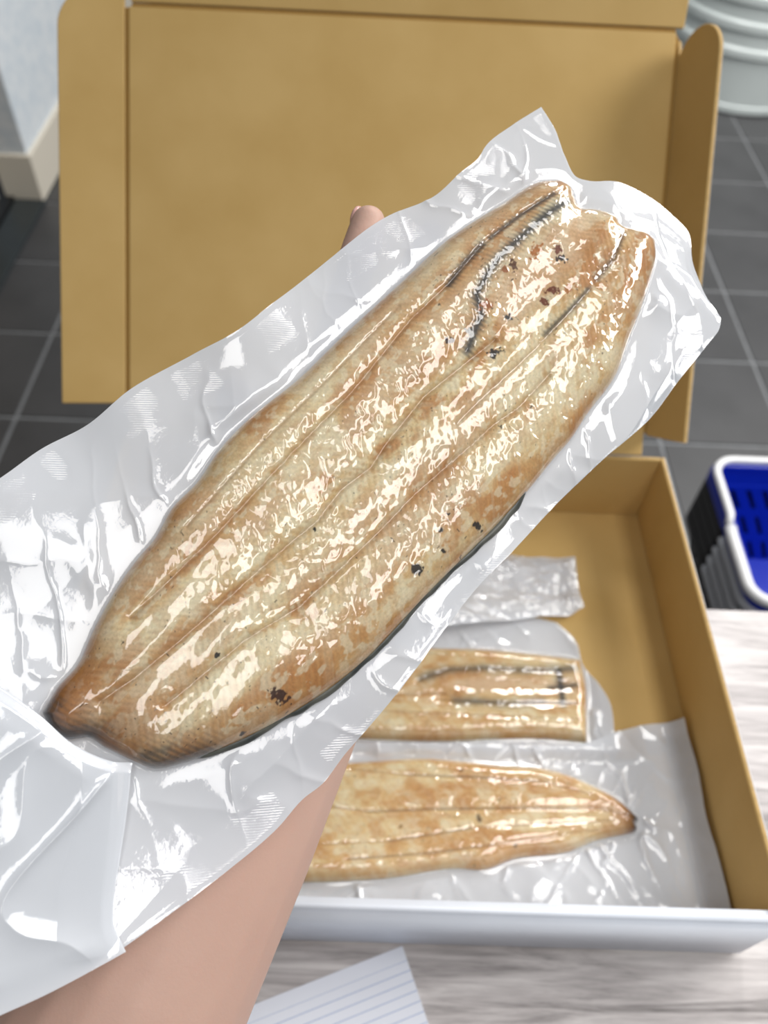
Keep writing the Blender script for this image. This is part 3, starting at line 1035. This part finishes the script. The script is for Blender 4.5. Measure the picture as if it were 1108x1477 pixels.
Pouch([(-190, 455), (-80, 454), (40, 450), (110, 441), (145, 436), (190, 436)], [(-190, 352), (-80, 350), (20, 351), (66, 352), (110, 360), (150, 370), (176, 371)],
      [(-190, 455), (-192, 400), (-190, 352)], [(190, 436), (189, 420), (188.5, 405), (189, 390), (190, 380), (176, 371)], S_rear, None, wr=2.6, seed=271, seal=False, lumps=9.0, smooth=False).build(V0, 300, 110)

# ------------------------------------------------------------------ the arm and hand under the pouch
def hw(p):
    return HM @ (Vector(p) / 1000)


def capsule(bm, p0, p1, r0, r1, seg=20, flat=None):
    p0, p1 = Vector(p0), Vector(p1)
    n = max(3, int((p1 - p0).length / .004))
    ax = (p1 - p0).normalized()
    path, rad = [], []
    for k in range(6):
        t = math.pi / 2 * (1 - k / 6)
        path.append(p0 - ax * r0 * math.sin(t))
        rad.append(max(r0 * math.cos(t), r0 * .08))
    for k in range(n + 1):
        path.append(p0.lerp(p1, k / n))
        rad.append(r0 + (r1 - r0) * k / n)
    for k in range(1, 7):
        t = math.pi / 2 * k / 6
        path.append(p1 + ax * r1 * math.sin(t))
        rad.append(max(r1 * math.cos(t), r1 * .08))
    tube_bm(path, rad, seg, bm=bm)


abm = bmesh.new()
elb, f1, f2, f3 = Vector((-.122, -.026, .966)), Vector((-.0809, .0567, .9954)), Vector((-.0567, .1036, 1.0119)), Vector((-.0302, .1563, 1.0331))
f3 = f3 - HN * .002
wr_ = hw((-46, -30, -44))
capsule(abm, elb, f1, .049, .0445)
capsule(abm, f1, f2, .0445, .039)
capsule(abm, f2, f3, .039, .0325)
capsule(abm, f3, wr_, .0315, .0265)
KN = [(18, 35, -13), (30, 20, -12.5), (38, 4, -12.5), (40, -13, -13)]
MIDJ = [(50, 55, -11.5), (66, 38, -11), (73, 17, -11), (69, -6, -11.5)]
DIST = [(71, 66.5, -12.5), (88, 47, -11), (94, 23.5, -11), (85, -3, -11.5)]
TIP = [(87.5, 75.5, -13.0), (103, 53, -11), (110, 28, -11), (98, -1, -11.5)]
PALM_R = [.0125, .0135, .0135, .0125]
for k in range(4):
    capsule(abm, hw((-42 + 3 * k, -22 - 6 * k, -34)), hw(KN[k]), .0165, .0115)
    capsule(abm, hw(KN[k]), hw(MIDJ[k]), .0108, .0088)
    capsule(abm, hw(MIDJ[k]), hw(DIST[k]), .0088, .0078)
    capsule(abm, hw(DIST[k]), hw(TIP[k]), .0079 if k else .0087, .0066 if k else .0078)
capsule(abm, hw((-30, -18, -26)), hw((26, 12, -18)), .018, .015)
capsule(abm, hw((-32, -30, -26)), hw((30, -4, -18)), .017, .014)
capsule(abm, hw((-44, -16, -34)), hw((-32, 18, -22)), .017, .0135)
capsule(abm, hw((-32, 18, -22)), hw((-20, 42, -14)), .0125, .0098)
capsule(abm, hw((-20, 42, -14)), hw((-8, 60, -13)), .0098, .0078)
arm_src = from_bm('person', abm, M['skin'])
rm = arm_src.modifiers.new('remesh', 'REMESH')
rm.mode = 'VOXEL'
rm.voxel_size = .0016
rm.use_smooth_shade = True
sm_ = arm_src.modifiers.new('smooth', 'SMOOTH')
sm_.factor = .6
sm_.iterations = 9
dg = bpy.context.evaluated_depsgraph_get()
arm_me = bpy.data.meshes.new_from_object(arm_src.evaluated_get(dg))
arm_src.modifiers.clear()
old = arm_src.data
arm_src.data = arm_me
bpy.data.meshes.remove(old)
for p in arm_me.polygons:
    p.use_smooth = True
arm_src['label'] = 'bare left arm and hand of a person, palm up, carrying the held pouch'
arm_src['category'] = 'person'
# nails on the far side of the finger tips
for k in range(4):
    p, q = hw(DIST[k]), hw(TIP[k])
    ax = (q - p).normalized()
    out = (-HN * (.45 if k == 0 else 1) + (HE2 if k == 0 else HE2 * 0)).normalized()
    out = (out - ax * out.dot(ax)).normalized()
    sd_ = ax.cross(out)
    bm = bmesh.new()
    bmesh.ops.create_uvsphere(bm, u_segments=16, v_segments=10, radius=1)
    c = p.lerp(q, 1.08 if k == 0 else .92) + out * (.0056 if k == 0 else .0042)
    mt = Matrix(((ax.x, sd_.x, out.x, c.x), (ax.y, sd_.y, out.y, c.y), (ax.z, sd_.z, out.z, c.z), (0, 0, 0, 1)))
    bmesh.ops.transform(bm, matrix=mt @ Matrix.Diagonal((.0062, .0050, .0027, 1)), verts=bm.verts)
    from_bm('fingernail', bm, M['nail'], arm_src, True)


# ------------------------------------------------------------------ shopping baskets stacked beyond the table
def rrect(x0, x1, y0, y1, r, n=6):
    pts = []
    for cx, cy, a0 in ((x1 - r, y1 - r, 0), (x0 + r, y1 - r, 90), (x0 + r, y0 + r, 180), (x1 - r, y0 + r, 270)):
        for k in range(n + 1):
            t = math.radians(a0 + 90 * k / n)
            pts.append((cx + r * math.cos(t), cy + r * math.sin(t)))
    return pts


BW, BD, BHH = .455, .300, .225


def wall_grid(bm, p00, p10, p01, p11, nc, nr, slot=True):
    """wall between four corners with rows of slanted slots"""
    def at(u, v):
        return (p00 * (1 - u) + p10 * u) * (1 - v) + (p01 * (1 - u) + p11 * u) * v
    for i in range(nc):
        for j in range(nr):
            u0, u1, v0, v1 = i / nc, (i + 1) / nc, j / nr, (j + 1) / nr
            du, dv = u1 - u0, v1 - v0
            O_ = [at(u0, v0), at(u1, v0), at(u1, v1), at(u0, v1)]
            I_ = [at(u0 + .03 * du, v0 + .16 * dv), at(u0 + .33 * du, v0 + .16 * dv), at(u0 + .97 * du, v0 + .84 * dv), at(u0 + .67 * du, v0 + .84 * dv)]
            ov = [bm.verts.new(p) for p in O_]
            iv = [bm.verts.new(p) for p in I_]
            for k in range(4):
                bm.faces.new((ov[k], ov[(k + 1) % 4], iv[(k + 1) % 4], iv[k]))


def basket_meshes():
    bm = bmesh.new()
    t, w2, d2 = .9, BW / 2 - .012, BD / 2 - .012
    bw2, bd2 = w2 - .045, d2 - .04
    c_t = [Vector((-w2, -d2, BHH)), Vector((w2, -d2, BHH)), Vector((w2, d2, BHH)), Vector((-w2, d2, BHH))]
    c_b = [Vector((-bw2, -bd2, 0.004)), Vector((bw2, -bd2, 0.004)), Vector((bw2, bd2, 0.004)), Vector((-bw2, bd2, 0.004))]
    mid = [c_t[k].lerp(c_b[k], .18) for k in range(4)]
    for k in range(4):
        j = (k + 1) % 4
        wall_grid(bm, c_b[k], c_b[j], mid[k], mid[j], 14 if k % 2 == 0 else 9, 3)
        bm.faces.new([bm.verts.new(p) for p in (mid[k], mid[j], c_t[j], c_t[k])])
    bm.faces.new([bm.verts.new(p) for p in c_b])
    bmesh.ops.remove_doubles(bm, verts=bm.verts, dist=.0004)
    bmesh.ops.recalc_face_normals(bm, faces=bm.faces)
    r = bmesh.ops.solidify(bm, geom=bm.faces[:], thickness=.0024)
    body = bpy.data.meshes.new('basket_body')
    bm.to_mesh(body)
    bm.free()
    # rim: an L-shaped lip round the top
    bm = bmesh.new()
    rings = []
    for off, z in ((-.014, BHH - .001), (-.002, BHH + .003), (0, BHH - .002), (0, BHH - .022), (-.003, BHH - .022), (-.003, BHH - .005), (-.014, BHH - .005)):
        rings.append([bm.verts.new((x, y, z)) for x, y in rrect(-BW / 2 - off * -1 if 0 else -BW / 2 - off, BW / 2 + off, -BD / 2 - off, BD / 2 + off, .03 + off)])
    n = len(rings[0])
    for i in range(len(rings)):
        A, B = rings[i], rings[(i + 1) % len(rings)]
        for k in range(n):
            bm.faces.new((A[k], A[(k + 1) % n], B[(k + 1) % n], B[k]))
    bmesh.ops.recalc_face_normals(bm, faces=bm.faces)
    rim = bpy.data.meshes.new('basket_rim')
    bm.to_mesh(rim)
    bm.free()
    # handle lying on the rim: half loop with a thicker, stepped arm at the pivots
    out = []
    for sgn in (1, -1):
        pts, rad = [], []
        x0, x1, r_ = -BW / 2 + .004, BW / 2 - .004, .036
        ye = sgn * (BD / 2 - .002)
        pv = .004 * sgn
        xo = x0 - .006 if sgn < 0 else x0 + .003
        pts += [(x0 - .004, pv, BHH + .006), (xo, pv + sgn * .02, BHH + .006)]
        for k in range(7):
            t = math.pi / 2 * k / 6
            pts.append((xo + r_ * (1 - math.cos(t)), ye - sgn * r_ * (1 - math.sin(t)), BHH + .006))
        m_ = [(-x, y, z) for x, y, z in reversed(pts)]
        pts = pts + m_
        bm = tube_bm(pts, .0092 if sgn < 0 else .0068, 10)
        bmesh.ops.recalc_face_normals(bm, faces=bm.faces)
        me = bpy.data.meshes.new('basket_handle')
        bm.to_mesh(me)
        bm.free()
        for p in me.polygons:
            p.use_smooth = True
        out.append(me)
    return body, rim, out


body, rim, handles = basket_meshes()


def make_basket(z, label, mb, mh, mh2, cat='basket'):
    r = empty('shopping_basket', label, cat, (.588 + BW / 2, .818, z), group='stacked shopping baskets')
    for nm, me, mt in (('basket_body', body, mb), ('rim', rim, mb), ('handle', handles[0], mh), ('handle', handles[1], mh2)):
        m2 = me.copy()
        m2.materials.clear()
        m2.materials.append(mt)
        o = link(nm, m2, r)
    return r


STEP = .0265
for k, lb in enumerate(('black shopping basket with grey handle, at the bottom of the basket stack', 'black shopping basket with grey handle, second from the bottom of the stack',
                        'black shopping basket with grey handle, in the middle of the basket stack', 'black shopping basket with grey handle, directly under the blue basket')):
    make_basket(.002 + STEP * k, lb, M['black_plastic'], M['black_plastic'], M['grey_plastic'])
make_basket(.002 + STEP * 4 + .006, 'blue shopping basket with white handles, topmost of the basket stack', M['blue'], M['white_plastic'], M['white_plastic'])

# ------------------------------------------------------------------ ribbed tub in the corner
prof = [(.0, 0), (.292, 0), (.302, .008), (.302, .03), (.298, .034), (.302, .17)]
z = .17
for k in range(5):
    prof += [(.303, z + .02), (.313, z + .028), (.313, z + .05), (.304, z + .058), (.304, z + .088)]
    z += .082
prof += [(.312, z + .03), (.326, z + .035), (.326, z + .06), (.306, z + .062), (.296, .05), (0, .045)]
tubm = lathe_bm(prof, 96)
bn = empty('ribbed_tub', 'large pale grey ribbed tub standing on the dark tiles behind the box', 'tub', (1.372, 3.36, 0))
from_bm('tub_body', tubm, M['bin'], bn, False)
for sx in (-1, 1):
    from_bm('handle', tube_bm([(sx * .32, -.07, z + .01), (sx * .35, -.055, z), (sx * .36, 0, z - .005), (sx * .35, .055, z), (sx * .32, .07, z + .01)], .009, 10), M['alu'], bn, True)
